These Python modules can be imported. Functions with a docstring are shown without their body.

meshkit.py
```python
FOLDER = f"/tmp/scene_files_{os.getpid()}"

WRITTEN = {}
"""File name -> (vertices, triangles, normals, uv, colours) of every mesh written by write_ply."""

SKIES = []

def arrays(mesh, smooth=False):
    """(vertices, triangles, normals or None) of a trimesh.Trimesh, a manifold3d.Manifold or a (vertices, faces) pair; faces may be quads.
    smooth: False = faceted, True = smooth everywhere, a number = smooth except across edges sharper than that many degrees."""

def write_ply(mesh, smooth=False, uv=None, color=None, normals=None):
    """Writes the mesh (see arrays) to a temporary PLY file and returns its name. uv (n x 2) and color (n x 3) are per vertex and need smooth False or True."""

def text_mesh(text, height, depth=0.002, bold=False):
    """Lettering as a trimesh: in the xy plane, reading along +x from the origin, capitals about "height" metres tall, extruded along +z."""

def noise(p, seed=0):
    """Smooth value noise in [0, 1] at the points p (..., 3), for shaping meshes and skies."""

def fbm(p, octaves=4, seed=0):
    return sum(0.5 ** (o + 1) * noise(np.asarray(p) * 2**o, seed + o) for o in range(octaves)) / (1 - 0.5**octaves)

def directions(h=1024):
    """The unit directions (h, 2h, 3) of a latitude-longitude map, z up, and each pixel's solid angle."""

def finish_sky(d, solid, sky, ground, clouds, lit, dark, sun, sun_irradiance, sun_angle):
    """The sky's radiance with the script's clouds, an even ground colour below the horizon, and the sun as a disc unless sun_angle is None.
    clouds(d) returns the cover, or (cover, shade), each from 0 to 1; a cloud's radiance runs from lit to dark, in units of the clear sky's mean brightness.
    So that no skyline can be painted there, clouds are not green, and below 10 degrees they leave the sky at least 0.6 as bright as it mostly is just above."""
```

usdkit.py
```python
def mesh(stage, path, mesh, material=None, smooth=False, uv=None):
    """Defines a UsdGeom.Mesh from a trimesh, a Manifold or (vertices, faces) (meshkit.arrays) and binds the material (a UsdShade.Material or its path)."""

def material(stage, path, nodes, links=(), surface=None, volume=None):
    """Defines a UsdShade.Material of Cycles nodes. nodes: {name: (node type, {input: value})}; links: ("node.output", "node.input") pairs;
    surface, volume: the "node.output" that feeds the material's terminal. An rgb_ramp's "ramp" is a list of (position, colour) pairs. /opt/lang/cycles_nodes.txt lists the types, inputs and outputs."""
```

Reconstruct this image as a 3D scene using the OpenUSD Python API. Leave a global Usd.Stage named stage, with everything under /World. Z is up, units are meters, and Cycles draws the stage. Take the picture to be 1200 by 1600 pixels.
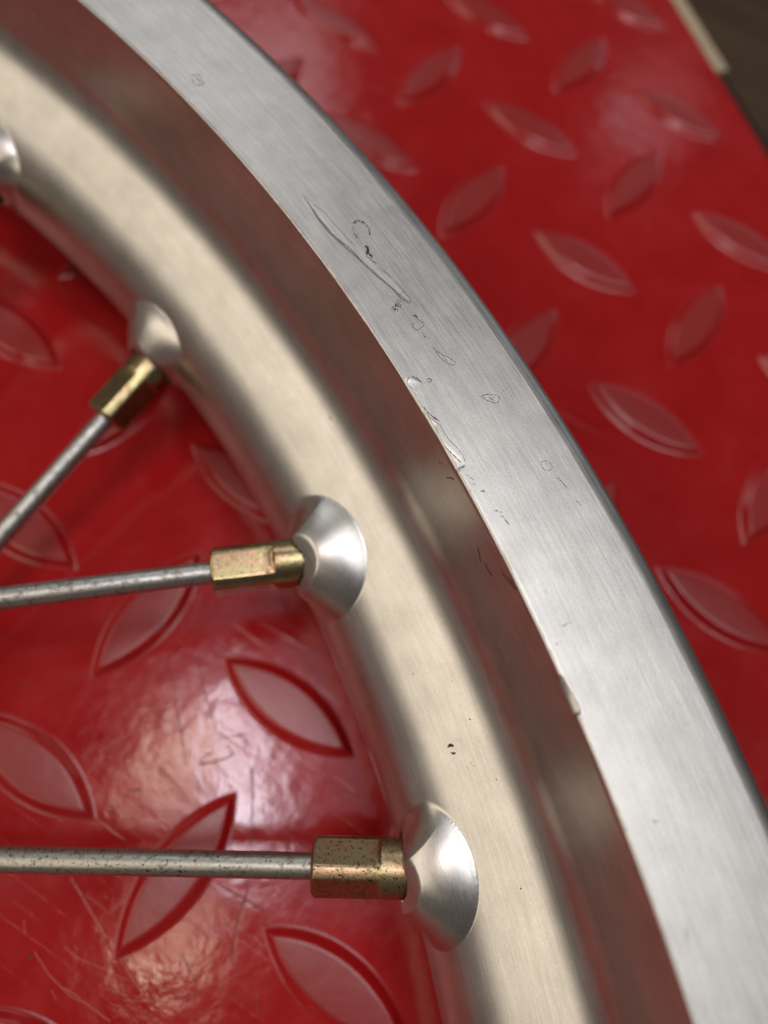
import math, random
import numpy as np
import trimesh
import usdkit, meshkit
from pxr import Usd, UsdGeom, UsdLux, UsdShade, Gf, Sdf

MM = 0.001
stage = Usd.Stage.CreateInMemory()
UsdGeom.SetStageUpAxis(stage, UsdGeom.Tokens.z)
UsdGeom.SetStageMetersPerUnit(stage, 1.0)
UsdGeom.Xform.Define(stage, "/World")
stage.SetDefaultPrim(stage.GetPrimAtPath("/World"))
UsdGeom.Scope.Define(stage, "/World/Looks")

# ------------------------------------------------------------------ camera
CAM_POS = np.array([38.75, -154.95, 122.11])
CAM_QUAT = (0.18458465, 0.00219957, 0.28069384, 0.94187825)      # x y z w
cam = UsdGeom.Camera.Define(stage, "/World/camera")
cam.AddTranslateOp().Set(Gf.Vec3d(*(CAM_POS * MM)))
cam.AddOrientOp(UsdGeom.XformOp.PrecisionDouble).Set(Gf.Quatd(CAM_QUAT[3], Gf.Vec3d(*CAM_QUAT[:3])))
cam.CreateHorizontalApertureAttr(36.0)
cam.CreateVerticalApertureAttr(48.0)
cam.CreateFocalLengthAttr(36.0 * 1050.31 / 1200)
cam.CreateClippingRangeAttr(Gf.Vec2f(0.004, 50))
cam.CreateFocusDistanceAttr(0.081)
cam.CreateFStopAttr(13.0)
cam.CreateExposureAttr(0.0)

# ------------------------------------------------------------------ light: a dim room, its lamps and two added panels
def M(name, nodes, links=(), surface=None):
    return usdkit.material(stage, "/World/Looks/" + name, nodes, links, surface=surface)

dome = UsdLux.DomeLight.Define(stage, "/World/ambient")
room = M("dim_room", {"b": ("background_shader", {"color": (1.0, 0.93, 0.86), "strength": 0.06})}, [], "b.background")
UsdShade.MaterialBindingAPI.Apply(dome.GetPrim()).Bind(room)

def lamp(name, pos, target, w, h, radiance, color, along=(1.0, 0, 0)):
    """A rectangular lamp at pos (metres) facing target; w runs along the horizontal."""
    l = UsdLux.RectLight.Define(stage, "/World/" + name)
    p, t = np.array(pos, float), np.array(target, float)
    z = p - t
    z /= np.linalg.norm(z)
    x = np.cross([0, 0, 1.0], z)
    x = x / np.linalg.norm(x) if np.linalg.norm(x) > 1e-6 else np.array(along) / np.linalg.norm(along)
    y = np.cross(z, x)
    m = np.eye(4)
    m[0, :3], m[1, :3], m[2, :3], m[3, :3] = x, y, z, p
    l.AddTransformOp().Set(Gf.Matrix4d(m.tolist()))
    l.CreateWidthAttr(w)
    l.CreateHeightAttr(h)
    l.CreateIntensityAttr(radiance)
    l.CreateColorAttr(Gf.Vec3f(*color))
    return l

AT = (0.03, -0.13, 0.03)
lamp("ceiling_strip", (0.40, 0.24, 2.0), (0.40, 0.24, 0), 1.7, 0.5, 5.5, (0.97, 0.98, 1.0), (0.86, -0.51, 0))
lamp("flange_fill_panel", (-1.05, 0.85, 1.20), AT, 0.8, 0.55, 2.1, (0.94, 0.96, 1.0))  # unseen cool panel, added to brighten the flange's dim far end
lamp("low_window", (0.35, 1.75, 0.52), AT, 1.2, 0.32, 1.2, (0.75, 0.86, 1.0))
lamp("tread_glint_panel", (-0.10, 1.40, 0.95), AT, 0.18, 0.09, 1.6, (0.92, 0.90, 1.0))  # small unseen panel, added to put highlights on the far tread bars
lamp("warm_wall", (-0.95, -1.08, 1.36), AT, 2.2, 0.95, 2.0, (1.0, 0.87, 0.70))
lamp("ceiling_panel", (-0.10, -0.15, 2.3), (-0.10, -0.15, 0), 1.0, 0.8, 0.7, (0.96, 0.85, 1.0))
lamp("ceiling_tube", (-0.12, -0.29, 2.0), (-0.12, -0.29, 0), 0.46, 0.10, 30.0, (0.95, 0.90, 1.0), (0.69, -0.72, 0))
lamp("ceiling_bulb", (-0.30, -0.36, 2.0), (-0.30, -0.36, 0), 0.08, 0.24, 22.0, (1.0, 0.80, 0.55))
lamp("small_bulb", (-0.02, -0.72, 2.0), (-0.02, -0.72, 0), 0.14, 0.10, 22.0, (1.0, 0.82, 0.60))

# ------------------------------------------------------------------ prim helpers
used = {}
def numbered(parent, name):
    k = used.get((parent, name), 0)
    used[(parent, name)] = k + 1
    return f"{parent}/{name}" + (f"_{k:03d}" if k else "")

def tag(prim, label=None, category=None, group=None, kind=None):
    for key, v in (("label", label), ("category", category), ("group", group), ("kind", kind)):
        if v:
            prim.SetCustomDataByKey(key, v)

def thing(name, label, category, loc=(0, 0, 0), group=None):
    x = UsdGeom.Xform.Define(stage, numbered("/World", name))
    x.AddTranslateOp().Set(Gf.Vec3d(*(np.array(loc) * MM)))
    tag(x.GetPrim(), label, category, group)
    return x.GetPrim()

def part(name, mesh, mat, parent, smooth=False, label=None):
    """mesh in millimetres, in the parent's frame"""
    path = numbered(str(parent.GetPath()) if parent is not None else "/World", name)
    v, f = (mesh.vertices, mesh.faces) if isinstance(mesh, trimesh.Trimesh) else mesh
    m = usdkit.mesh(stage, path, (np.asarray(v, float) * MM, np.asarray(f)), mat, smooth=smooth)
    if label:
        tag(m.GetPrim(), label)
    return m.GetPrim()

def frame(d):
    d = np.asarray(d, float) / np.linalg.norm(d)
    u = np.cross(d, [0, 0, 1.0])
    u /= np.linalg.norm(u)
    return np.stack([u, np.cross(d, u), d], 1)               # columns: local x, y, z

def lathe(profile, n=64, closed=False):
    """profile: (radius, height) rows; revolve about z"""
    P = np.asarray(profile, float)
    a = np.arange(n) * 2 * np.pi / n
    v = np.stack([P[:, None, 0] * np.cos(a), P[:, None, 0] * np.sin(a), np.repeat(P[:, 1:], n, 1)], -1).reshape(-1, 3)
    f, k = [], len(P)
    for i in range(k if closed else k - 1):
        j = (i + 1) % k
        q = np.arange(n)
        r = (q + 1) % n
        f += [np.stack([i * n + q, i * n + r, j * n + r], 1), np.stack([i * n + q, j * n + r, j * n + q], 1)]
    return trimesh.Trimesh(v, np.vstack(f), process=False)

# ------------------------------------------------------------------ numbers of the place (mm)
AXIS = np.array([-101.05, -341.76])          # the wheel's axle, seen from above
R_EDGE, TOP = 260.0, 53.0                    # flange's inner edge and height above the table
PITCH = 29.9                                 # the tread pattern's pitch

# wear: (width mm, places); on the wheel a place is (angle round the axle in degrees, radius) on the flange or (angle, height) on the bed; on the table it is (x, y)
FINE = [(0.113,[(67.889,263.55),(67.707,263.63),(67.493,263.46),(66.92,263.32),(66.371,263.41),(65.963,263.76),(65.69,264.2),(65.13,264.4),(64.677,264.61),(64.385,264.99),(63.973,265.61),(63.85,265.71),(63.588,265.71),(63.413,265.96),(63.302,266.47)]),(0.085,[(67.467,264.02),(67.078,264.42),(66.572,264.48),(66.015,264.69),(65.654,265.02)]),(0.155,[(65.224,265.29),(65.055,265.57),(64.817,265.94)]),(0.127,[(64.71,265.86),(64.412,266.29),(64.198,266.42)]),(0.113,[(64.148,266.43),(63.804,266.64),(63.489,266.78),(63.31,266.56)]),(0.099,[(63.671,265.8),(63.719,266.39),(63.695,266.78)]),(0.141,[(63.596,265.81),(63.428,266.15),(63.378,266.61)]),(0.127,[(62.949,265.61),(62.897,266.09),(62.755,265.99),(62.628,266.33),(62.516,266.1),(62.489,265.08),(62.59,264.84),(62.715,264.94),(62.71,265.56)]),(0.211,[(62.965,266.03),(62.823,266.07)]),(0.225,[(62.282,265.34),(62.132,265.63)]),(0.106,[(62.415,265.5),(62.273,265.56)]),(0.092,[(61.87,265.52),(61.678,265.75),(61.508,266.2),(61.326,266.77),(61.169,267.03),(61.134,266.54),(61.263,265.97),(61.471,265.63),(61.753,265.59)]),(0.092,[(60.024,267.4),(60.033,267.94),(59.974,268.63),(59.86,269.37),(59.761,269.27),(59.678,268.86),(59.724,268.38),(59.869,267.73),(60.024,267.4)]),(0.099,[(59.921,268.18),(59.788,268.56)]),(0.099,[(59.892,268.76),(59.84,269.01)]),(0.141,[(61.054,262.5),(61.065,262.91),(60.992,263.1),(60.96,262.78),(60.999,262.51)]),(0.113,[(61.234,260.26),(61.314,260.7),(61.307,261.28),(61.215,261.64),(61.012,261.86)]),(0.141,[(61.306,261.13),(61.199,261.45),(61.071,261.72)]),(0.113,[(60.385,260.38),(60.145,260.5),(59.99,260.84),(59.86,261.17)]),(0.169,[(60.041,260.68),(59.95,260.89),(59.845,261.18)]),(0.092,[(60.13,260.32),(59.933,260.55),(59.74,260.94),(59.588,260.92)]),(0.085,[(59.588,260.92),(59.295,260.98),(58.989,261.36),(58.774,261.54),(58.561,261.37)]),(0.099,[(59.18,260.11),(58.876,260.5),(58.574,260.9)]),(0.254,[(58.484,260.31),(58.458,260.75),(58.494,261.21)]),(0.092,[(58.255,260.67),(58.146,260.97),(58.024,261.24)]),(0.092,[(58.027,260.54),(57.904,261.16)]),(0.211,[(57.7,261.15),(57.7,261.58),(57.631,261.71)]),(0.127,[(57.124,261.63),(56.978,262.4)]),(0.183,[(56.947,261.9),(56.873,262.21)]),(0.155,[(56.878,262.15),(56.765,262.22),(56.642,262.41)]),(0.085,[(57.53,270.38),(57.516,270.19),(57.52,269.97),(57.542,269.75),(57.579,269.57),(57.626,269.44),(57.677,269.39),(57.725,269.42),(57.764,269.53),(57.788,269.7),(57.793,269.91),(57.78,270.14),(57.749,270.34),(57.706,270.5),(57.656,270.58),(57.606,270.59),(57.562,270.52),(57.53,270.38)]),(0.085,[(57.291,270.4),(57.081,270.7),(56.857,270.96)]),(0.085,[(56.604,270.96),(56.393,271.33)]),(0.113,[(73.524,263.37),(73.452,264.32),(73.043,263.77),(73.108,262.64),(73.402,262.86)]),(0.155,[(73.416,263.66),(73.134,263.59)]),(0.092,[(53.957,262.64),(53.914,262.89)]),(0.106,[(49.526,262.94),(49.47,263.75)]),(0.106,[(49.502,263.1),(49.439,263.25)]),(0.085,[(47.496,262.36),(47.28,262.08)]),(0.085,[(53.958,262.53),(53.966,263.49)])]
DOTS = [(0.155,(59.926,270.37)),(0.155,(54.824,262.56)),(0.155,(53.947,263.54)),(0.155,(53.625,261.13)),(0.155,(54.647,271.01)),(0.155,(53.628,261.13)),(0.155,(52.361,266.69)),(0.155,(50.76,263.89)),(0.155,(50.315,259.42)),(0.155,(48.717,266.46))]
DIRT = [(0.211,[(65.815,266.12),(65.906,266.0),(66.01,265.99),(66.117,266.07),(66.215,266.25),(66.295,266.51),(66.349,266.83),(66.372,267.16),(66.362,267.49),(66.319,267.77),(66.247,267.97),(66.155,268.09),(66.051,268.11),(65.945,268.02),(65.848,267.83),(65.769,267.57)]),(0.176,[(65.52,266.17),(65.375,266.05),(65.241,265.5)]),(0.317,[(65.47,266.26),(65.276,265.88),(65.116,265.9)])]
BLOBS = [(0.423,(63.427,264.64)),(0.423,(63.486,265.11)),(0.423,(63.374,264.12)),(0.423,(63.369,265.0)),(0.423,(63.307,264.23))]
GOUGE = [(0.011,67.782,263.54),(0.056,67.585,263.58),(0.501,67.072,263.62),(0.641,66.492,263.77),(0.585,65.965,264.08),(0.446,65.384,264.53),(0.401,64.823,265.04),(0.368,64.252,265.66),(0.401,63.744,266.16),(0.056,63.316,266.51)]
FACETS = [(61.276,260.37),(61.026,261.9),(59.986,260.54),(59.794,261.08),(59.207,260.17),(58.516,261.33)]
NICK = [(52.928,259.76),(52.812,260.35),(52.513,260.7),(52.212,260.71),(52.08,260.7)]
WDOTS = [(0.423,(78.807,36.53)),(0.231,(78.629,36.65)),(0.138,(75.831,46.85)),(0.138,(74.56,49.24)),(0.138,(74.567,48.35)),(0.138,(74.205,45.66)),(0.138,(75.365,42.51)),(0.138,(75.946,40.09)),(0.138,(75.563,42.16)),(0.138,(75.596,43.22)),(0.138,(71.805,51.6)),(0.138,(70.872,45.41)),(0.138,(70.811,43.09)),(0.138,(69.688,41.06)),(0.138,(70.22,40.41)),(0.138,(68.744,50.5)),(0.138,(72.784,41.17)),(0.138,(68.147,37.61)),(0.138,(65.549,50.99)),(0.138,(65.874,50.4)),(0.138,(81.909,36.77)),(0.138,(80.337,41.04)),(0.138,(78.536,41.6)),(0.138,(71.636,33.48)),(0.138,(62.327,34.06)),(0.138,(76.008,32.84)),(0.138,(61.533,28.33)),(0.138,(78.579,28.0)),(0.123,(60.248,46.35)),(0.123,(59.733,48.76)),(0.123,(59.625,48.07)),(0.123,(59.522,47.62)),(0.123,(59.465,49.34)),(0.123,(59.382,49.16)),(0.123,(59.338,49.8)),(0.123,(58.95,47.37)),(0.123,(59.326,47.91)),(0.123,(58.626,50.61)),(0.262,(59.009,50.46)),(0.138,(54.486,47.53)),(0.138,(54.162,46.63)),(0.138,(54.47,37.21)),(0.2,(52.698,33.19)),(0.2,(50.95,33.39)),(0.2,(54.536,30.64)),(0.123,(53.881,33.01)),(0.123,(52.283,31.89)),(0.123,(51.566,32.19)),(0.123,(51.468,32.28)),(0.185,(48.14,32.65)),(0.185,(52.698,33.16)),(0.185,(56.026,39.27)),(0.185,(54.541,30.65)),(0.185,(50.95,33.38)),(0.185,(54.188,46.57))]
WLINES = [(0.385,[(52.205,31.0),(52.202,31.27),(52.164,31.49)]),(0.277,[(52.029,31.11),(51.966,31.23),(51.967,31.44)]),(0.169,[(56.634,48.73),(56.462,48.27),(56.273,47.49)]),(0.2,[(56.213,48.51),(56.034,48.43),(55.775,48.6)]),(0.154,[(55.727,51.15),(55.509,51.71),(55.157,52.33)]),(0.123,[(55.514,52.17),(55.137,52.6)]),(0.154,[(58.578,50.0),(58.467,50.98),(58.336,51.55)]),(0.123,[(63.234,33.86),(63.122,33.97)]),(0.123,[(63.236,33.95),(63.051,33.84)])]
WBRIGHT = [(0.069,[(54.329,42.85),(54.047,42.79),(53.767,42.74)]),(0.062,[(53.562,45.76),(53.367,45.86)]),(0.069,[(52.244,41.34),(52.015,41.35)]),(0.062,[(53.071,50.77),(52.779,50.53)]),(0.062,[(52.69,39.23),(52.527,39.35)]),(0.062,[(60.092,40.73),(59.606,40.93)]),(0.062,[(59.497,45.01),(59.241,45.02)]),(0.062,[(64.67,45.64),(64.267,45.06)]),(0.062,[(66.086,43.91),(65.638,44.43)]),(0.062,[(54.339,42.66),(53.773,42.84)]),(0.062,[(52.744,39.43),(52.56,39.49)])]
TDARK = [(0.289,[(17.64,-168.72),(20.14,-169.18),(24.21,-170.23)]),(0.267,[(9.78,-155.23),(12.4,-158.03),(16.13,-161.58),(18.75,-163.86),(21.26,-166.44)]),(0.222,[(12.14,-150.74),(14.77,-153.95),(17.21,-155.58),(20.05,-157.53),(22.04,-159.05)]),(0.333,[(24.51,-159.92),(26.85,-160.85),(25.3,-162.72),(23.09,-165.0),(22.66,-163.79),(23.87,-162.13)]),(0.333,[(23.8,-167.19),(25.87,-167.77)]),(0.222,[(23.08,-160.22),(25.02,-158.38),(26.98,-156.53)]),(0.222,[(30.37,-160.72),(33.65,-164.78),(36.36,-168.73)]),(0.289,[(36.21,-177.62),(40.4,-177.16),(45.01,-176.77)]),(0.378,[(40.24,-174.99),(41.12,-177.59),(42.07,-181.08),(44.53,-185.21)]),(0.244,[(37.05,-187.73),(39.68,-189.06),(41.95,-189.94)]),(0.222,[(39.61,-193.51),(41.16,-191.97),(42.53,-190.69)]),(0.267,[(13.84,-177.39),(16.92,-177.98)]),(0.222,[(30.74,-160.78),(34.42,-166.02),(37.36,-170.32)]),(0.2,[(5.43,-165.01),(8.84,-162.98),(13.27,-160.93)]),(0.222,[(49.82,-186.22),(51.93,-188.73)]),(0.333,[(15.47,-174.68),(17.74,-172.7)])]
TLIGHT = [(0.2,[(18.49,-198.82),(22.37,-199.99),(26.79,-200.47),(29.16,-200.0),(33.86,-199.96)]),(0.178,[(25.29,-200.13),(28.28,-199.9)]),(0.356,[(16.34,-188.5),(20.58,-190.02),(26.46,-192.11)]),(0.267,[(29.7,-193.09),(33.08,-194.26),(36.06,-194.99)]),(0.178,[(21.74,-196.08),(24.35,-196.28),(28.45,-195.43),(32.63,-194.68)]),(0.156,[(23.07,-195.28),(23.97,-195.38)]),(0.167,[(14.31,-196.47),(15.92,-197.79)]),(0.178,[(34.09,-192.07),(36.64,-192.77)]),(0.222,[(-7.59,-177.86),(-7.35,-176.81)]),(0.156,[(9.06,-156.5),(10.9,-157.09),(13.27,-156.2)]),(0.178,[(11.7,-155.93),(13.79,-155.55),(15.71,-154.95)]),(0.156,[(43.69,-188.59),(45.47,-187.28)]),(0.156,[(23.9,-201.26),(25.44,-201.88)]),(0.178,[(17.79,-179.64),(17.78,-178.56)]),(0.222,[(22.46,-187.86),(23.16,-187.95)]),(0.156,[(33.47,-197.14),(37.55,-194.88)]),(0.144,[(29.34,-197.42),(33.93,-196.25)])]
TDOTS = [(0.5,(18.51,-199.7)),(0.289,(16.81,-195.78)),(0.667,(89.01,-94.59)),(0.556,(-8.71,-170.28)),(0.333,(18.84,-204.29)),(0.278,(14.7,-195.08)),(0.778,(-8.0,-14.92)),(0.444,(-20.63,-145.28)),(0.333,(86.2,-96.13))]

# ------------------------------------------------------------------ materials
def metal(name, color, rough, aniso=0.0, brushed=True, bump=0.12, dirt=0.0, streak=0.10):
    """Brushed aluminium: streaks run round the axle."""
    n = {
        "g": ("geometry", {}),
        "shift": ("mapping", {"mapping_type": "point", "location": (-AXIS[0] * MM, -AXIS[1] * MM, 0.0)}),
        "xyz": ("separate_xyz", {}),
        "at": ("math", {"math_type": "arctan2"}),
        "xx": ("math", {"math_type": "multiply"}), "yy": ("math", {"math_type": "multiply"}),
        "rr": ("math", {"math_type": "add"}), "r": ("math", {"math_type": "sqrt"}),
        "s": ("math", {"math_type": "multiply", "value2": 0.26}),
        "polar": ("combine_xyz", {}),
        "fine": ("mapping", {"mapping_type": "point", "scale": (170.0, 3600.0, 3600.0)}),
        "wide": ("mapping", {"mapping_type": "point", "scale": (60.0, 2200.0, 2200.0)}),
        "grain": ("noise_texture", {"scale": 1.0, "detail": 3.0, "roughness": 0.6}),
        "band": ("noise_texture", {"scale": 1.0, "detail": 3.0, "roughness": 0.55}),
        "speck": ("noise_texture", {"scale": 3600.0, "detail": 2.0, "roughness": 0.6}),
        "blotch": ("noise_texture", {"scale": 190.0, "detail": 4.0, "roughness": 0.6}),
        "mixh": ("mix_float", {"fac": 0.55}),
        "bump": ("bump", {"distance": 0.00005}), "bs": ("map_range", {"from_min": 0.0, "from_max": 1.0, "to_min": bump, "to_max": bump * 2.4}),
        "gface": ("map_range", {"from_min": 0.3, "from_max": 0.7, "to_min": 0.84, "to_max": 1.08}), "gone": ("mix_float", {"a": 1.0}), "cm3": ("math", {"math_type": "multiply"}),
        "crange": ("map_range", {"from_min": 0.3, "from_max": 0.7, "to_min": 1.0 - streak, "to_max": 1.0 + streak * 0.4}),
        "brange": ("map_range", {"from_min": 0.35, "from_max": 0.7, "to_min": 0.88, "to_max": 1.04}),
        "cm": ("math", {"math_type": "multiply"}),
        "col": ("mix_color", {"blend_type": "multiply", "fac": 1.0, "a": color, "use_clamp": False}),
        "cc": ("combine_color", {"color_type": "rgb"}),
        "rrange": ("map_range", {"from_min": 0.3, "from_max": 0.7, "to_min": rough - 0.025, "to_max": rough + 0.03}),
        "face": ("map_range", {"from_min": (TOP - 0.9) * MM, "from_max": (TOP - 0.2) * MM, "to_min": 0.0, "to_max": 1.0, "clamp": True}),
        "fr": ("math", {"math_type": "multiply", "value2": 0.06}), "rsum": ("math", {"math_type": "add"}),
        "srange": ("map_range", {"from_min": 0.3, "from_max": 0.7, "to_min": 0.93, "to_max": 1.05}), "cm2": ("math", {"math_type": "multiply"}),
        "tan": ("tangent", {"direction_type": "radial", "axis": "z"}),
        "p": ("principled_bsdf", {"metallic": 1.0, "anisotropic": aniso, "specular_tint": (1, 1, 1)}),
    }
    l = [("g.position", "shift.vector"), ("shift.vector", "xyz.vector"), ("xyz.y", "at.value1"), ("xyz.x", "at.value2"),
         ("xyz.x", "xx.value1"), ("xyz.x", "xx.value2"), ("xyz.y", "yy.value1"), ("xyz.y", "yy.value2"),
         ("xx.value", "rr.value1"), ("yy.value", "rr.value2"), ("rr.value", "r.value1"),
         ("at.value", "s.value1"), ("s.value", "polar.x"), ("r.value", "polar.y"), ("xyz.z", "polar.z"),
         ("polar.vector", "fine.vector"), ("polar.vector", "wide.vector"), ("fine.vector", "grain.vector"), ("wide.vector", "band.vector"),
         ("g.position", "speck.vector"), ("g.position", "blotch.vector"),
         ("grain.fac", "mixh.a"), ("speck.fac", "mixh.b"), ("mixh.result", "bump.height"),
         ("band.fac", "crange.value"), ("blotch.fac", "brange.value"), ("crange.result", "cm.value1"), ("brange.result", "cm2.value1"), ("speck.fac", "srange.value"), ("srange.result", "cm2.value2"), ("cm2.value", "cm3.value1"), ("grain.fac", "gface.value"), ("gface.result", "gone.b"), ("face.result", "gone.fac"), ("gone.result", "cm3.value2"), ("cm3.value", "cm.value2"), ("face.result", "bs.value"), ("bs.result", "bump.strength"),
         ("cm.value", "cc.r"), ("cm.value", "cc.g"), ("cm.value", "cc.b"), ("cc.color", "col.b"),
         ("col.result", "p.base_color"), ("grain.fac", "rrange.value"), ("rrange.result", "rsum.value1"), ("xyz.z", "face.value"), ("face.result", "fr.value1"), ("fr.value", "rsum.value2"), ("rsum.value", "p.roughness"), ("bump.normal", "p.normal")]
    if aniso:
        l.append(("tan.tangent", "p.tangent"))
    return M(name, n, l, "p.BSDF")

ALU = metal("brushed_aluminium", (0.59, 0.57, 0.54), 0.355, 0.0, bump=0.10, streak=0.05)

def steel(name, color, dark, amount, rough, tint=None):
    n = {
        "g": ("geometry", {}),
        "a": ("noise_texture", {"scale": 900.0, "detail": 4.0, "roughness": 0.65}),
        "b": ("noise_texture", {"scale": 2600.0, "detail": 3.0, "roughness": 0.6}),
        "c": ("noise_texture", {"scale": 330.0, "detail": 3.0, "roughness": 0.5}),
        "ra": ("rgb_ramp", {"ramp": [(0.0, dark), (0.42 - amount, dark), (0.50 - 0.4 * amount, color), (1.0, color)]}),
        "rc": ("rgb_ramp", {"ramp": tint or [(0.0, (1, 1, 1)), (1.0, (1, 1, 1))]}),
        "mul": ("mix_color", {"blend_type": "multiply", "fac": 1.0, "use_clamp": False}),
        "pit": ("rgb_ramp", {"ramp": [(0.0, (0.12, 0.10, 0.08)), (0.30 + amount * 0.4, (0.12, 0.10, 0.08)), (0.37 + amount * 0.4, (1, 1, 1)), (1.0, (1, 1, 1))]}),
        "mul2": ("mix_color", {"blend_type": "multiply", "fac": 1.0, "use_clamp": False}),
        "rr": ("map_range", {"from_min": 0.3, "from_max": 0.7, "to_min": rough + 0.1, "to_max": rough - 0.06}),
        "bump": ("bump", {"strength": 0.25, "distance": 0.00008}),
        "p": ("principled_bsdf", {"metallic": 1.0}),
    }
    l = [("g.position", "a.vector"), ("g.position", "b.vector"), ("g.position", "c.vector"), ("a.fac", "ra.fac"), ("c.fac", "rc.fac"),
         ("ra.color", "mul.a"), ("rc.color", "mul.b"), ("b.fac", "pit.fac"), ("mul.result", "mul2.a"), ("pit.color", "mul2.b"),
         ("mul2.result", "p.base_color"), ("a.fac", "rr.value"), ("rr.result", "p.roughness"), ("b.fac", "bump.height"), ("bump.normal", "p.normal")]
    return M(name, n, l, "p.BSDF")

SPOKE = steel("galvanised_steel", (0.46, 0.46, 0.44), (0.27, 0.25, 0.22), 0.04, 0.40)
SPOKE_RUST = steel("pitted_steel", (0.42, 0.41, 0.36), (0.20, 0.165, 0.11), 0.10, 0.40)
PASSIVATE = [(0.0, (0.86, 1.0, 0.68)), (0.40, (0.95, 0.96, 0.74)), (0.52, (1.0, 0.90, 0.80)), (0.62, (1.0, 0.80, 0.74)), (1.0, (0.92, 1.0, 0.78))]
NIPPLE = steel("yellow_zinc", (0.47, 0.40, 0.265), (0.32, 0.26, 0.14), 0.03, 0.26, PASSIVATE)
NIPPLE_DIRTY = steel("dirty_yellow_zinc", (0.42, 0.345, 0.235), (0.20, 0.15, 0.07), 0.10, 0.34, PASSIVATE)

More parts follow.
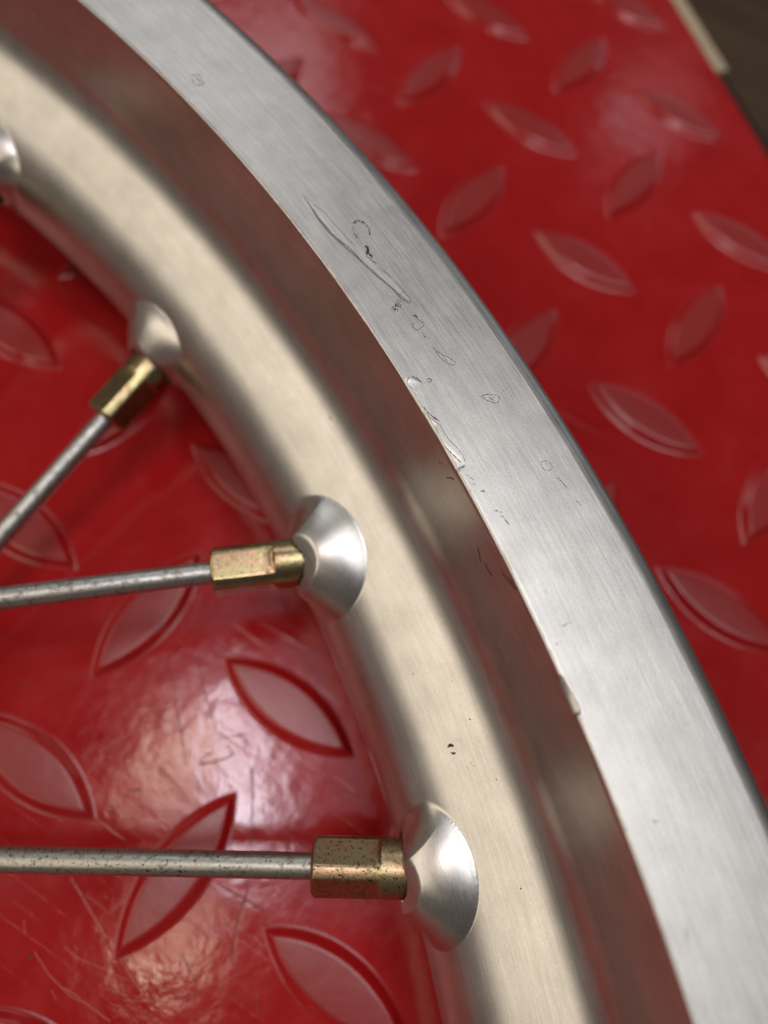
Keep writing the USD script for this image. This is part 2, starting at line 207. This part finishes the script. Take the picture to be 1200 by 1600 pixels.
def red_mat(name, BASE, rough=(0.10, 0.24), worn=None):
    n = {
        "g": ("geometry", {}),
        "smudge": ("noise_texture", {"scale": 70.0, "detail": 5.0, "roughness": 0.6, "distortion": 0.4}),
        "uneven": ("noise_texture", {"scale": 260.0, "detail": 3.0, "roughness": 0.5}),
        "grit": ("noise_texture", {"scale": 2200.0, "detail": 3.0, "roughness": 0.6}),
        "fleck": ("noise_texture", {"scale": 520.0, "detail": 2.0, "roughness": 0.5}),
        "fr": ("rgb_ramp", {"ramp": [(0.0, (0.25, 0.2, 0.2)), (0.235, (0.25, 0.2, 0.2)), (0.26, (1, 1, 1)), (1, (1, 1, 1))]}),
        "base": ("rgb_ramp", {"ramp": [(0.0, BASE[0]), (0.45, BASE[1]), (0.62, BASE[2]), (1.0, BASE[3])]}),
        "mul": ("mix_color", {"blend_type": "multiply", "fac": 1.0}),
        "rr": ("map_range", {"from_min": 0.3, "from_max": 0.7, "to_min": rough[0], "to_max": rough[1]}),
        "b1": ("bump", {"strength": 0.20, "distance": 0.0004}),
        "b2": ("bump", {"strength": 0.06, "distance": 0.0001}),
        "p": ("principled_bsdf", {"ior": 1.5}),
    }
    l = [("g.position", k + ".vector") for k in ("smudge", "uneven", "grit", "fleck")]
    l += [("smudge.fac", "base.fac"), ("fleck.fac", "fr.fac"), ("base.color", "mul.a"), ("fr.color", "mul.b"), ("mul.result", "p.base_color"),
          ("smudge.fac", "rr.value"), ("uneven.fac", "b1.height"), ("grit.fac", "b2.height"), ("b1.normal", "b2.normal")]
    if worn:                                                   # feet rub only the crowns
        n |= {"nz": ("separate_xyz", {}), "nf": ("map_range", {"from_min": 0.93, "from_max": 0.995, "to_min": 0.0, "to_max": 0.85, "clamp": True}),
              "wc": ("mix_color", {"b": worn}), "wr": ("mix_float", {"b": 0.33})}
        l = [x for x in l if x not in (("mul.result", "p.base_color"),)]
        l += [("g.normal", "nz.vector"), ("nz.z", "nf.value"), ("nf.result", "wc.fac"), ("mul.result", "wc.a"), ("wc.result", "p.base_color"),
              ("nf.result", "wr.fac"), ("rr.result", "wr.a")]
    h = "b2.normal"
    for k, (rot, sc, th) in enumerate(((0.5, 150, .70), (1.25, 190, .71), (2.3, 130, .70), (2.9, 170, .71))):   # hairline scratches
        n |= {f"m{k}": ("mapping", {"mapping_type": "point", "rotation": (0, 0, rot), "scale": (sc * 0.16, sc * 14.0, 1.0), "location": (k * 3.1, k * 1.7, 0)}),
              f"n{k}": ("noise_texture", {"scale": 1.0, "detail": 1.0, "roughness": 0.4}),
              f"r{k}": ("map_range", {"from_min": th, "from_max": th + 0.06, "to_min": 0.0, "to_max": 1.0, "clamp": True}),
              f"s{k}": ("bump", {"strength": 0.1, "distance": 0.0001, "invert": bool(k % 2)})}
        l += [("g.position", f"m{k}.vector"), (f"m{k}.vector", f"n{k}.vector"), (f"n{k}.fac", f"r{k}.value"), (f"r{k}.result", f"s{k}.height"), (h, f"s{k}.normal")]
        h = f"s{k}.normal"
    l += [(h, "p.normal"), ("wr.result" if worn else "rr.result", "p.roughness")]
    return M(name, n, l, "p.BSDF")

RED = red_mat("red_plastic", ((0.23, 0.006, 0.006), (0.31, 0.007, 0.008), (0.33, 0.009, 0.010), (0.34, 0.024, 0.024)), (0.09, 0.19))
RED_WORN = red_mat("worn_red_plastic", ((0.23, 0.006, 0.006), (0.31, 0.007, 0.008), (0.33, 0.009, 0.010), (0.34, 0.024, 0.024)), (0.09, 0.19), (0.24, 0.022, 0.020))
GRAPHITE = M("scratch_grey", {"p": ("principled_bsdf", {"base_color": (0.22, 0.205, 0.19), "metallic": 0.7, "roughness": 0.55})}, [], "p.BSDF")
EARTH = M("dried_dirt", {"p": ("principled_bsdf", {"base_color": (0.045, 0.034, 0.022), "roughness": 0.8})}, [], "p.BSDF")
BARE = M("bare_scratch", {"p": ("principled_bsdf", {"base_color": (0.80, 0.74, 0.66), "metallic": 1.0, "roughness": 0.5})}, [], "p.BSDF")
DARKRED = M("scored_red", {"p": ("principled_bsdf", {"base_color": (0.16, 0.012, 0.010), "roughness": 0.55})}, [], "p.BSDF")
PALERED = M("scuffed_red", {"p": ("principled_bsdf", {"base_color": (0.36, 0.075, 0.06), "roughness": 0.5})}, [], "p.BSDF")
BLACK = M("matte_black", {"p": ("principled_bsdf", {"base_color": (0.012, 0.011, 0.010), "roughness": 0.9, "specular_ior_level": 0.2})}, [], "p.BSDF")  # serves the under frame and the strip that stands for gap shadow
TAN = M("bare_wood", {"g": ("geometry", {}), "n": ("noise_texture", {"scale": 160.0, "detail": 4.0}),
                      "r": ("rgb_ramp", {"ramp": [(0.3, (0.30, 0.235, 0.15)), (0.7, (0.42, 0.34, 0.23))]}), "p": ("principled_bsdf", {"roughness": 0.7})},
        [("g.position", "n.vector"), ("n.fac", "r.fac"), ("r.color", "p.base_color")], "p.BSDF")
BROWN = M("brown_boards", {"g": ("geometry", {}), "m": ("mapping", {"mapping_type": "point", "rotation": (0, 0, math.radians(41.6)), "scale": (4.0, 60.0, 1.0)}),
                           "n": ("noise_texture", {"scale": 1.0, "detail": 4.0}),
                           "r": ("rgb_ramp", {"ramp": [(0.3, (0.050, 0.030, 0.016)), (0.7, (0.085, 0.052, 0.030))]}), "p": ("principled_bsdf", {"roughness": 0.75, "specular_ior_level": 0.15})},
          [("g.position", "m.vector"), ("m.vector", "n.vector"), ("n.fac", "r.fac"), ("r.color", "p.base_color")], "p.BSDF")

# ------------------------------------------------------------------ the red table top with its raised tread
table = thing("tread_plate_table", "red table top covered in raised leaf-shaped tread bars, under the wheel", "table")
E0, E1 = np.array([9.57, 72.86]), np.array([55.46, 32.13])
ed = (E1 - E0) / np.linalg.norm(E1 - E0)
en = np.array([-ed[1], ed[0]])                                # points off the table
if en @ (np.array([40.0, 70.0]) - E0) < 0:
    en = -en
a, b = E0 - ed * 420, E0 + ed * 700
pts = np.array([a, b, b - en * 760, a - en * 760])
if np.cross(pts[1] - pts[0], pts[2] - pts[1]) < 0:
    pts = pts[::-1]
from shapely.geometry import Polygon
slab = trimesh.creation.extrude_polygon(Polygon(pts).buffer(-1.0).buffer(1.0, quad_segs=4), 2.6)
slab.apply_translation([0, 0, -2.6])
part("top_sheet", slab, RED, table)
inner = trimesh.creation.extrude_polygon(Polygon(pts).buffer(-3.0, join_style=2), 30.0)
inner.apply_translation([0, 0, -32.62])
part("under_frame", inner, BLACK, table)

def tread_bar(L=12.2, W=3.5, H=1.2, skirt=1.9):
    """A leaf-shaped bar: flat crown, rounded shoulder, flared foot."""
    n = 40
    R = (L * L + W * W) / (2 * W)
    def leaf(off):
        l, w = L + off * 1.25, W + off
        R = (l * l + w * w) / (2 * w)
        t = np.linspace(-1, 1, n // 2, endpoint=False)
        x = l * np.sin(t * np.pi / 2)
        y = np.sqrt(np.maximum(R * R - x * x, 0)) - (R - w)
        return np.vstack([np.stack([x, -y], 1), np.stack([-x, y], 1)])
    rows = [(skirt, -0.06), (skirt * 0.97, 0.0), (skirt * 0.84, 0.02), (skirt * 0.70, 0.09), (skirt * 0.58, 0.22), (skirt * 0.22, 0.70), (skirt * 0.06, 0.87), (-0.2, 0.95), (-0.6, 0.99)]
    v, f = [], []
    for off, z in rows:
        p = leaf(off)
        v.append(np.c_[p, np.full(len(p), z * H if z > 0 else z)])
    for i in range(len(rows) - 1):
        q = np.arange(n)
        r = (q + 1) % n
        f += [np.stack([i * n + q, i * n + r, (i + 1) * n + r], 1), np.stack([i * n + q, (i + 1) * n + r, (i + 1) * n + q], 1)]
    v = np.vstack(v + [np.array([[0, 0, H * 1.02]])])
    q = np.arange(n) + (len(rows) - 1) * n
    f.append(np.stack([q, np.roll(q, -1), np.full(n, len(v) - 1)], 1))
    return v, np.vstack(f)

bar_v, bar_f = tread_bar()
poly = Polygon(pts).buffer(-9)
from shapely.geometry import Point
rng = random.Random(4)
for i in range(-6, 8):
    for j in range(-5, 10):
        x, y = i * PITCH, -j * PITCH
        if not poly.contains(Point(x, y)):
            continue
        ang = math.radians(-3.0 if (i + j) % 2 == 0 else 87.0)
        c, s = math.cos(ang), math.sin(ang)
        v = bar_v.copy()
        v[:, :2] = bar_v[:, :2] @ np.array([[c, s], [-s, c]]) + [x, y]
        part("tread_bar", (v, bar_f), RED_WORN, table, smooth=True)

# edging: a pale batten, then a black strip standing in for the shadowed gap, then brown boards far below
def edge_box(s0, s1, n0, n1, z0, z1):
    m = trimesh.creation.box([s1 - s0, n1 - n0, z1 - z0])
    m.apply_translation([(s0 + s1) / 2, (n0 + n1) / 2, (z0 + z1) / 2])
    v = m.vertices.copy()
    m.vertices = np.c_[E0 + v[:, :1] * ed + v[:, 1:2] * en, v[:, 2]]
    return m
part("gap_shade_strip", edge_box(29, 300, 0.3, 5.6, -14, -3.0), BLACK, table)
batten = part("wooden_batten", edge_box(-260, 28.5, 0.3, 5.2, -14, -0.9), TAN, None)
tag(batten, "pale bare wooden batten lying along the far edge of the red table", "batten")
fl = part("floor", edge_box(-1500, 1500, -1500, 1500, -270, -260), BROWN, None)
tag(fl, "dark brown boards below the table", kind="structure")

# ------------------------------------------------------------------ the wheel
wheel = thing("spoked_wheel", "silver aluminium motorcycle wheel rim with wire spokes lying flat on the red table", "wheel", (AXIS[0], AXIS[1], 0))

def spline(p, n):
    from scipy.interpolate import PchipInterpolator
    p = np.asarray(p, float)
    t = np.r_[0, np.cumsum(np.hypot(*np.diff(p, axis=0).T))]
    q = np.linspace(0, t[-1], n)
    return np.stack([PchipInterpolator(t, p[:, k])(q) for k in (0, 1)], 1)

HALF = TOP / 2                                                # profile is built above the mid-plane, then mirrored

def run(start, legs, step=0.24, first=None):
    """A curve from its start point along legs of (length, slope in degrees at the end); slopes change evenly along a leg."""
    P, phi = [np.array(start, float)], legs[0][1] if first is None else first
    for length, to in legs:
        n = max(2, int(length / step))
        for k in range(n):
            t = (k + 0.5) / n
            p = math.radians(phi + (to - phi) * (0.75 * t + 0.25 * (3 * t * t - 2 * t * t * t)))
            P.append(P[-1] + length / n * np.array([math.cos(p), math.sin(p)]))
        phi = to
    return np.array(P)

bed = run((250.0, 4.0), [(16.5, 88), (14.4, 32), (6.6, 30), (8.2, 84), (12.4, 84)], first=158)
bed += np.array([259.78, TOP - 0.75]) - bed[-1]
bed[:, 1] -= HALF
up = [bed]
for a_ in (150, 120, 90):                                     # crisp inner edge, radius 0.3
    up.append(np.array([[260.3 + 0.5 * math.cos(math.radians(a_)), HALF - 0.5 + 0.5 * math.sin(math.radians(a_))]]))
up.append(np.stack([np.linspace(260.4, 273.6, 104), np.full(104, HALF)], 1))
for a_ in range(80, -31, -10):                                # rolled outer edge
    up.append(np.array([[273.6 + 2.6 * math.cos(math.radians(a_)), HALF - 2.6 + 2.6 * math.sin(math.radians(a_))]]))
up.append(np.array([[273.2, HALF - 10.4], [270.0, HALF - 12.2], [266.5, HALF - 14.0], [262.5, HALF - 14.8], [261.5, 8.0], [253.0, 0.0]]))
up = np.vstack(up)
down = up[np.argmax(up[:, 0]):] * [1, -1]  # outer side mirrored; the hub side runs deeper towards the table
down = down[-2::-1]
low = spline([(276.0, -18.5), (276.2, -21.0), (274.5, -24.6), (270.6, -26.2), (262.0, -26.3), (259.5, -25.5), (258.5, -22.0), (257.0, bed[0, 1] - 1.5), (bed[0, 0] + 1.5, bed[0, 1] - 0.5)], 60)
prof = np.vstack([up, down[down[:, 1] > -18.3], low])
prof[:, 1] += HALF

SPOKES = [   # hole centre, direction towards the hub, nipple turned by, materials
    ((-68.3, -105.3, 21.0), (0.156, -0.98, -0.12), 0.3, SPOKE, NIPPLE),
    ((-21.50, -115.95, 17.5), (-0.0506, -0.9904, -0.1289), 0.35, SPOKE, NIPPLE),
    ((21.05, -133.10, 25.5), (-0.7500, -0.6610, 0.0150), -0.02, SPOKE, NIPPLE),
    ((56.30, -159.15, 23.0), (-0.8531, -0.5135, -0.0923), 0.70, SPOKE_RUST, NIPPLE_DIRTY),
]

GOUGE_SIDE = 1.0

def wear(u_deg, r):
    """How far the flange's face is worn down (mm) at an angle and a radius: one long gouge, a ground-off edge, a chipped edge."""
    u = np.radians(u_deg) * 262
    dz = np.zeros_like(u)
    G = np.array(GOUGE)
    gu, gr, gw = np.radians(G[:, 1]) * 262, G[:, 2], G[:, 0]
    best, width, side = np.full(u.shape, 1e3), np.full(u.shape, 0.1), np.zeros(u.shape)
    for i in range(len(G) - 1):
        A, B = np.array([gu[i], gr[i]]), np.array([gu[i + 1], gr[i + 1]])
        t = np.clip(((u - A[0]) * (B - A)[0] + (r - A[1]) * (B - A)[1]) / ((B - A) @ (B - A)), 0, 1)
        d = np.hypot(u - A[0] - t * (B - A)[0], r - A[1] - t * (B - A)[1])
        near = d < best
        best = np.where(near, d, best)
        side = np.where(near, np.sign((u - A[0]) * (B - A)[1] - (r - A[1]) * (B - A)[0]), side)
        width = np.where(near, gw[i] + t * (gw[i + 1] - gw[i]), width)
    x = np.clip(best / np.maximum(width, 0.02), 0, 1.2) * side   # one flat facet leaning towards the hub
    dz -= 0.07 * np.minimum(width / 0.5, 1) * np.clip((1 - GOUGE_SIDE * x) / 2, 0, 1) * np.clip((1.0 - np.abs(x)) / 0.18, 0, 1)
    w = np.interp(u_deg, [58.42, 58.5, 58.7, 59.2, 59.5, 59.8, 59.95, 60.6, 61.05, 61.2, 61.3], [0, 1.3, 1.3, 0.4, 0.25, 0.9, 0.45, 1.0, 1.6, 1.2, 0])
    e = np.clip((r - 259.9) / np.maximum(w, 1e-3), 0, 1)
    dz -= np.where(w > 0.02, (0.11 + 0.02 * np.sin((u * 0.9 + r * 1.6) * 7.0)) * (1 - e), 0)
    w = np.interp(u_deg, [52.02, 52.06, 52.2, 52.5, 52.8, 52.95], [0, 0.72, 0.75, 0.62, 0.32, 0])
    e = np.clip((r - 259.9) / np.maximum(w, 1e-3), 0, 1)
    dz -= np.where(w > 0.02, 0.36 * (1 - e ** 1.5), 0)
    n = meshkit.noise(np.stack([u * 1.1, u * 0, u * 0], -1), 5)
    dz -= np.clip(n - 0.72, 0, 1) * 0.35 * np.clip(1 - (r - 259.9) / 0.35, 0, 1)
    return dz

angle = np.r_[np.arange(46.0, 84.0, 0.045), np.arange(84.0, 406.0, 0.5)]
n_a, n_p = len(angle), len(prof)
rr = np.repeat(prof[:, :1], n_a, 1)
zz = np.repeat(prof[:, 1:], n_a, 1)
aa = np.repeat(angle[None], n_p, 0)
top_face = (prof[:, 1] > TOP - 0.5) & (prof[:, 0] < 273.7) & (prof[:, 0] > 259.8)
fine_ = angle < 70
sel = np.ix_(top_face, fine_)
zz[sel] += wear(aa[sel], rr[sel])
rim_p = np.stack([rr * np.cos(np.radians(aa)), rr * np.sin(np.radians(aa)), zz], -1)

def press_seat(P, at, d):
    """Raises the low cone the spoke is drilled through out of the bed, with a soft foot, and sinks its hole."""
    d = np.array(d) / np.linalg.norm(d)
    at = np.array(at) - [AXIS[0], AXIS[1], 0] + 0.5 * d
    along = np.cross([0, 0, 1.0], d)
    along /= np.linalg.norm(along)
    across = np.cross(d, along)
    def depth(Q):                                             # below zero inside the raised metal
        w = Q - at
        t, a, b = w @ d, w @ along, w @ across
        rho = np.hypot(a / 1.10, b)
        return t + 0.62 * np.maximum(rho - 4.75, 0), rho, t
    near = np.linalg.norm(P - at, axis=-1) < 16
    Q, N = P[near], normals[near]
    arc = np.repeat(np.r_[0, np.cumsum(np.linalg.norm(np.diff(bed, axis=0), axis=1))][:, None], P.shape[1], 1)[near]
    turn = np.repeat(np.radians(angle[angle < 84])[None] * 245, P.shape[0], 0)[near]
    F0, rho, t = depth(Q)
    c = np.argmin(rho + (t < -8) * 99)
    far = np.hypot((turn - turn[c]) / 1.06, arc - arc[c] - 0.3)
    h = np.zeros(len(Q))
    for step in np.arange(0.04, 4.0, 0.04):
        h = np.where(depth(Q + N * step)[0] < 0, step, h)
    out_ = -np.maximum(F0, 0) / 0.8
    h = np.where(h > 0, h, out_)
    h = 0.5 * (h + np.sqrt(h * h + 0.30 ** 2))
    h = np.where(out_ < -1.5, 0, h)
    fade = np.clip((9.3 - far) / 5.4, 0, 1)
    Q = Q + N * (0.95 * h * fade ** 0.9)[:, None]
    F0, rho, t = depth(Q)
    hole = (np.hypot((Q - at) @ along, (Q - at) @ across) < 4.25) & (t > -4)
    Q[hole] += d * np.minimum(-2.0 - t[hole], 0)[:, None]
    P = P.copy()
    P[near] = Q
    return P

bed_rows = np.arange(n_p) < len(bed)
sel = np.ix_(bed_rows, angle < 84)
g = np.gradient(bed, axis=0)
g /= np.linalg.norm(g, axis=1, keepdims=True)
ca, sa = np.cos(np.radians(angle[angle < 84])), np.sin(np.radians(angle[angle < 84]))
normals = np.stack([-g[:, 1:] * ca, -g[:, 1:] * sa, np.repeat(g[:, :1], len(ca), 1)], -1)
for at, d, *_ in SPOKES:
    rim_p[sel] = press_seat(rim_p[sel], at, d)
rim_v = rim_p.reshape(-1, 3)
rim_f, q_ = [], np.arange(n_a)
for i in range(n_p):
    j, r_ = (i + 1) % n_p, (q_ + 1) % n_a
    rim_f += [np.stack([i * n_a + q_, i * n_a + r_, j * n_a + r_], 1), np.stack([i * n_a + q_, j * n_a + r_, j * n_a + q_], 1)]
part("rim", (rim_v, np.vstack(rim_f)), ALU, wheel, smooth=40)

# small wear on the rim's skin: hairlines, grime and specks
bed_z, bed_r = [], []
for r0, z0 in up[:-1]:
    if not bed_z or z0 + HALF > bed_z[-1] + 1e-4:
        bed_z.append(z0 + HALF)
        bed_r.append(r0)
    if z0 + HALF > TOP - 0.6:
        break

def skin(place, on_bed):
    t, w = math.radians(place[0]), place[1]
    out = np.array([math.cos(t), math.sin(t), 0])
    if not on_bed:
        return out * w + [0, 0, TOP], np.array([0, 0, 1.0])
    r0, r1, r2 = np.interp([w, w - 0.1, w + 0.1], bed_z, bed_r)
    nrm = -0.2 * out + (r2 - r1) * np.array([0, 0, 1.0])
    return out * r0 + [0, 0, w], nrm / np.linalg.norm(nrm)

def flat_place(place, _):
    return np.array([place[0], place[1], 0.0]), np.array([0, 0, 1.0])

def ribbon(width, places, at, on_bed, rng, lift=0.02, rough=0.35, gaps=0.0):
    """A thin uneven stroke lying on a surface."""
    P = np.array([at(p, on_bed)[0] for p in places])
    N = np.array([at(p, on_bed)[1] for p in places])
    t = np.r_[0, np.cumsum(np.linalg.norm(np.diff(P, axis=0), axis=1))]
    k = max(6, int(t[-1] / max(width * 0.8, 0.06)))
    q = np.linspace(0, t[-1], k)
    P = np.stack([np.interp(q, t, P[:, c]) for c in range(3)], 1)
    N = np.stack([np.interp(q, t, N[:, c]) for c in range(3)], 1)
    T = np.gradient(P, axis=0)
    S = np.cross(N, T)
    S /= np.linalg.norm(S, axis=1, keepdims=True) + 1e-12
    w = width / 2 * np.array([(1 - rough + 2 * rough * rng.random()) for _ in range(k)]) * np.clip(np.minimum(np.arange(k) + 0.3, k - 0.7 - np.arange(k)) / 2.0, 0.1, 1)
    P = P + N * lift + S * np.array([(rng.random() - 0.5) * width * 0.4 for _ in range(k)])[:, None]
    v = np.stack([P - S * w[:, None], P + S * w[:, None]], 1).reshape(-1, 3)
    i = np.arange(k - 1) * 2
    keep = np.array([rng.random() > gaps for _ in range(k - 1)])
    keep[0] = True
    i = i[keep]
    return v, np.vstack([np.stack([i, i + 2, i + 3], 1), np.stack([i, i + 3, i + 1], 1)])

def speck(size, place, at, on_bed, rng, lift=0.02):
    p, n = at(place, on_bed)
    B = frame(n + [1e-4, 2e-4, 0])
    k = 8
    a = np.arange(k) * 2 * math.pi / k
    r = size / 2 * np.array([0.6 + 0.8 * rng.random() for _ in range(k)])
    v = p + n * lift + (r * np.cos(a))[:, None] * B[:, 0] + (r * np.sin(a) * 0.8)[:, None] * B[:, 1]
    v = np.vstack([v, p + n * (lift + size * 0.12)])
    i = np.arange(k)
    return v, np.stack([i, (i + 1) % k, np.full(k, k)], 1)

def joined(pieces):
    v, f, n = [], [], 0
    for pv, pf in pieces:
        v.append(pv)
        f.append(pf + n)
        n += len(pv)
    return np.vstack(v), np.vstack(f)

rng = random.Random(11)
grime = [ribbon(w * 0.9, p, skin, False, rng, gaps=0.15) for w, p in FINE] + [speck(w, p, skin, False, rng) for w, p in DOTS]
tag(part("scratch_lines", joined(grime), GRAPHITE, wheel), kind="stuff")
dirt = []
for w, p in DIRT:                                              # crumbs strung along a stroke
    P = np.array(p)
    for _ in range(110):
        s_ = rng.random() * (len(P) - 1)
        i = min(int(s_), len(P) - 2)
        c = P[i] + (P[i + 1] - P[i]) * (s_ - i)
        dirt.append(speck(0.06 + 0.10 * rng.random(), (c[0] + rng.gauss(0, w * 0.07), c[1] + rng.gauss(0, w * 0.3)), skin, False, rng))
for w, p in BLOBS:
    for _ in range(22):
        dirt.append(speck(0.05 + 0.09 * rng.random(), (p[0] + rng.gauss(0, 0.04), p[1] + rng.gauss(0, 0.2)), skin, False, rng))
tag(part("dirt_crumbs", joined(dirt), EARTH, wheel), kind="stuff")
bedmarks = [speck(w, p, skin, True, rng) for w, p in WDOTS] + [ribbon(w, p, skin, True, rng) for w, p in WLINES if len(p) > 1]
for _ in range(190):                                           # dust nobody placed
    bedmarks.append(speck(0.05 + 0.12 * rng.random() ** 3, (45 + 36 * rng.random(), 33 + 19.5 * rng.random()), skin, True, rng))
tag(part("dirt_specks", joined(bedmarks), EARTH, wheel), kind="stuff")
tag(part("bright_scratches", joined([ribbon(w, p, skin, True, rng, rough=0.2) for w, p in WBRIGHT if len(p) > 1]), BARE, wheel), kind="stuff")
tag(part("scratches", joined([ribbon(w * 0.8, p, flat_place, False, rng, lift=0.015) for w, p in TDARK]), DARKRED, table), kind="stuff")
tag(part("scuffs", joined([ribbon(w * 0.7, p, flat_place, False, rng, lift=0.015, rough=0.5) for w, p in TLIGHT]), PALERED, table), kind="stuff")
tag(part("grit", joined([speck(w, p, flat_place, False, rng) for w, p in TDOTS]), EARTH, table), kind="stuff")

def nipple_mesh(R=3.7, apothem=0.845, body=12.2, flat=8.3):
    """Round collar at the rim end (z < 0 side), four milled flats towards the spoke, chamfered nose with a bore."""
    n = 96
    a = (np.arange(n) + 0.5) * 2 * np.pi / n
    d = np.abs((a + np.pi / 4) % (np.pi / 2) - np.pi / 4)
    sq = np.minimum(R, R * apothem / np.cos(d))
    z0 = body - flat
    rows = [(np.full(n, R), -3.0), (np.full(n, R), z0 - 1.0)]
    for k in np.linspace(0, 1, 7):
        rows.append((R + (sq - R) * k, z0 - 0.75 + 1.1 * (1 - math.sqrt(max(0, 1 - k * k)))))
    rows += [(sq, z0 + 1.0), (sq, body - 0.55), (np.minimum(sq, R * 0.96) - 0.05, body - 0.32), (np.minimum(sq, R * 0.9) - 0.12, body - 0.08), (np.minimum(sq, R * .82) - 0.2, body),
             (np.full(n, 2.35), body), (np.full(n, 2.1), body - 0.3), (np.full(n, 2.05), body - 3.0)]
    v = np.vstack([np.stack([r * np.cos(a), r * np.sin(a), np.full(n, z)], 1) for r, z in rows])
    f = []
    q = np.arange(n)
    r_ = (q + 1) % n
    for i in range(len(rows) - 1):
        f += [np.stack([i * n + q, i * n + r_, (i + 1) * n + r_], 1), np.stack([i * n + q, (i + 1) * n + r_, (i + 1) * n + q], 1)]
    return trimesh.Trimesh(v, np.vstack(f), process=False)

def placed(mesh, at, d, spin=0.0):
    B = frame(d)
    c, s = math.cos(spin), math.sin(spin)
    B = B @ np.array([[c, -s, 0], [s, c, 0], [0, 0, 1]])
    m = mesh.copy()
    m.vertices = mesh.vertices @ B.T + np.asarray(at, float) - [AXIS[0], AXIS[1], 0]
    return m

def spoke_mesh(R, length, seed):
    """A straight wire, a few hundredths out of round and true."""
    n, k = 40, 160
    z = np.linspace(9.0, length, k)
    a = np.arange(n) * 2 * np.pi / n
    P = np.stack([np.repeat(np.cos(a)[None], k, 0), np.repeat(np.sin(a)[None], k, 0), np.repeat(z[:, None] * 0.35, n, 1)], -1)
    r = R * (1 + 0.018 * (meshkit.noise(P * 1.6 + seed * 11, seed) - 0.5))
    v = np.stack([r * np.cos(a), r * np.sin(a), np.repeat(z[:, None], n, 1)], -1).reshape(-1, 3)
    f = []
    q = np.arange(n)
    for i in range(k - 1):
        r_ = (q + 1) % n
        f += [np.stack([i * n + q, i * n + r_, (i + 1) * n + r_], 1), np.stack([i * n + q, (i + 1) * n + r_, (i + 1) * n + q], 1)]
    return trimesh.Trimesh(v, np.vstack(f), process=False)

for k, (at, d, spin, sm, nm) in enumerate(SPOKES):
    part("nipple", placed(nipple_mesh(), at, d, spin), nm, wheel, smooth=28)
    part("spoke", placed(spoke_mesh(1.64, 150.0, k), at, d), sm, wheel, smooth=True)
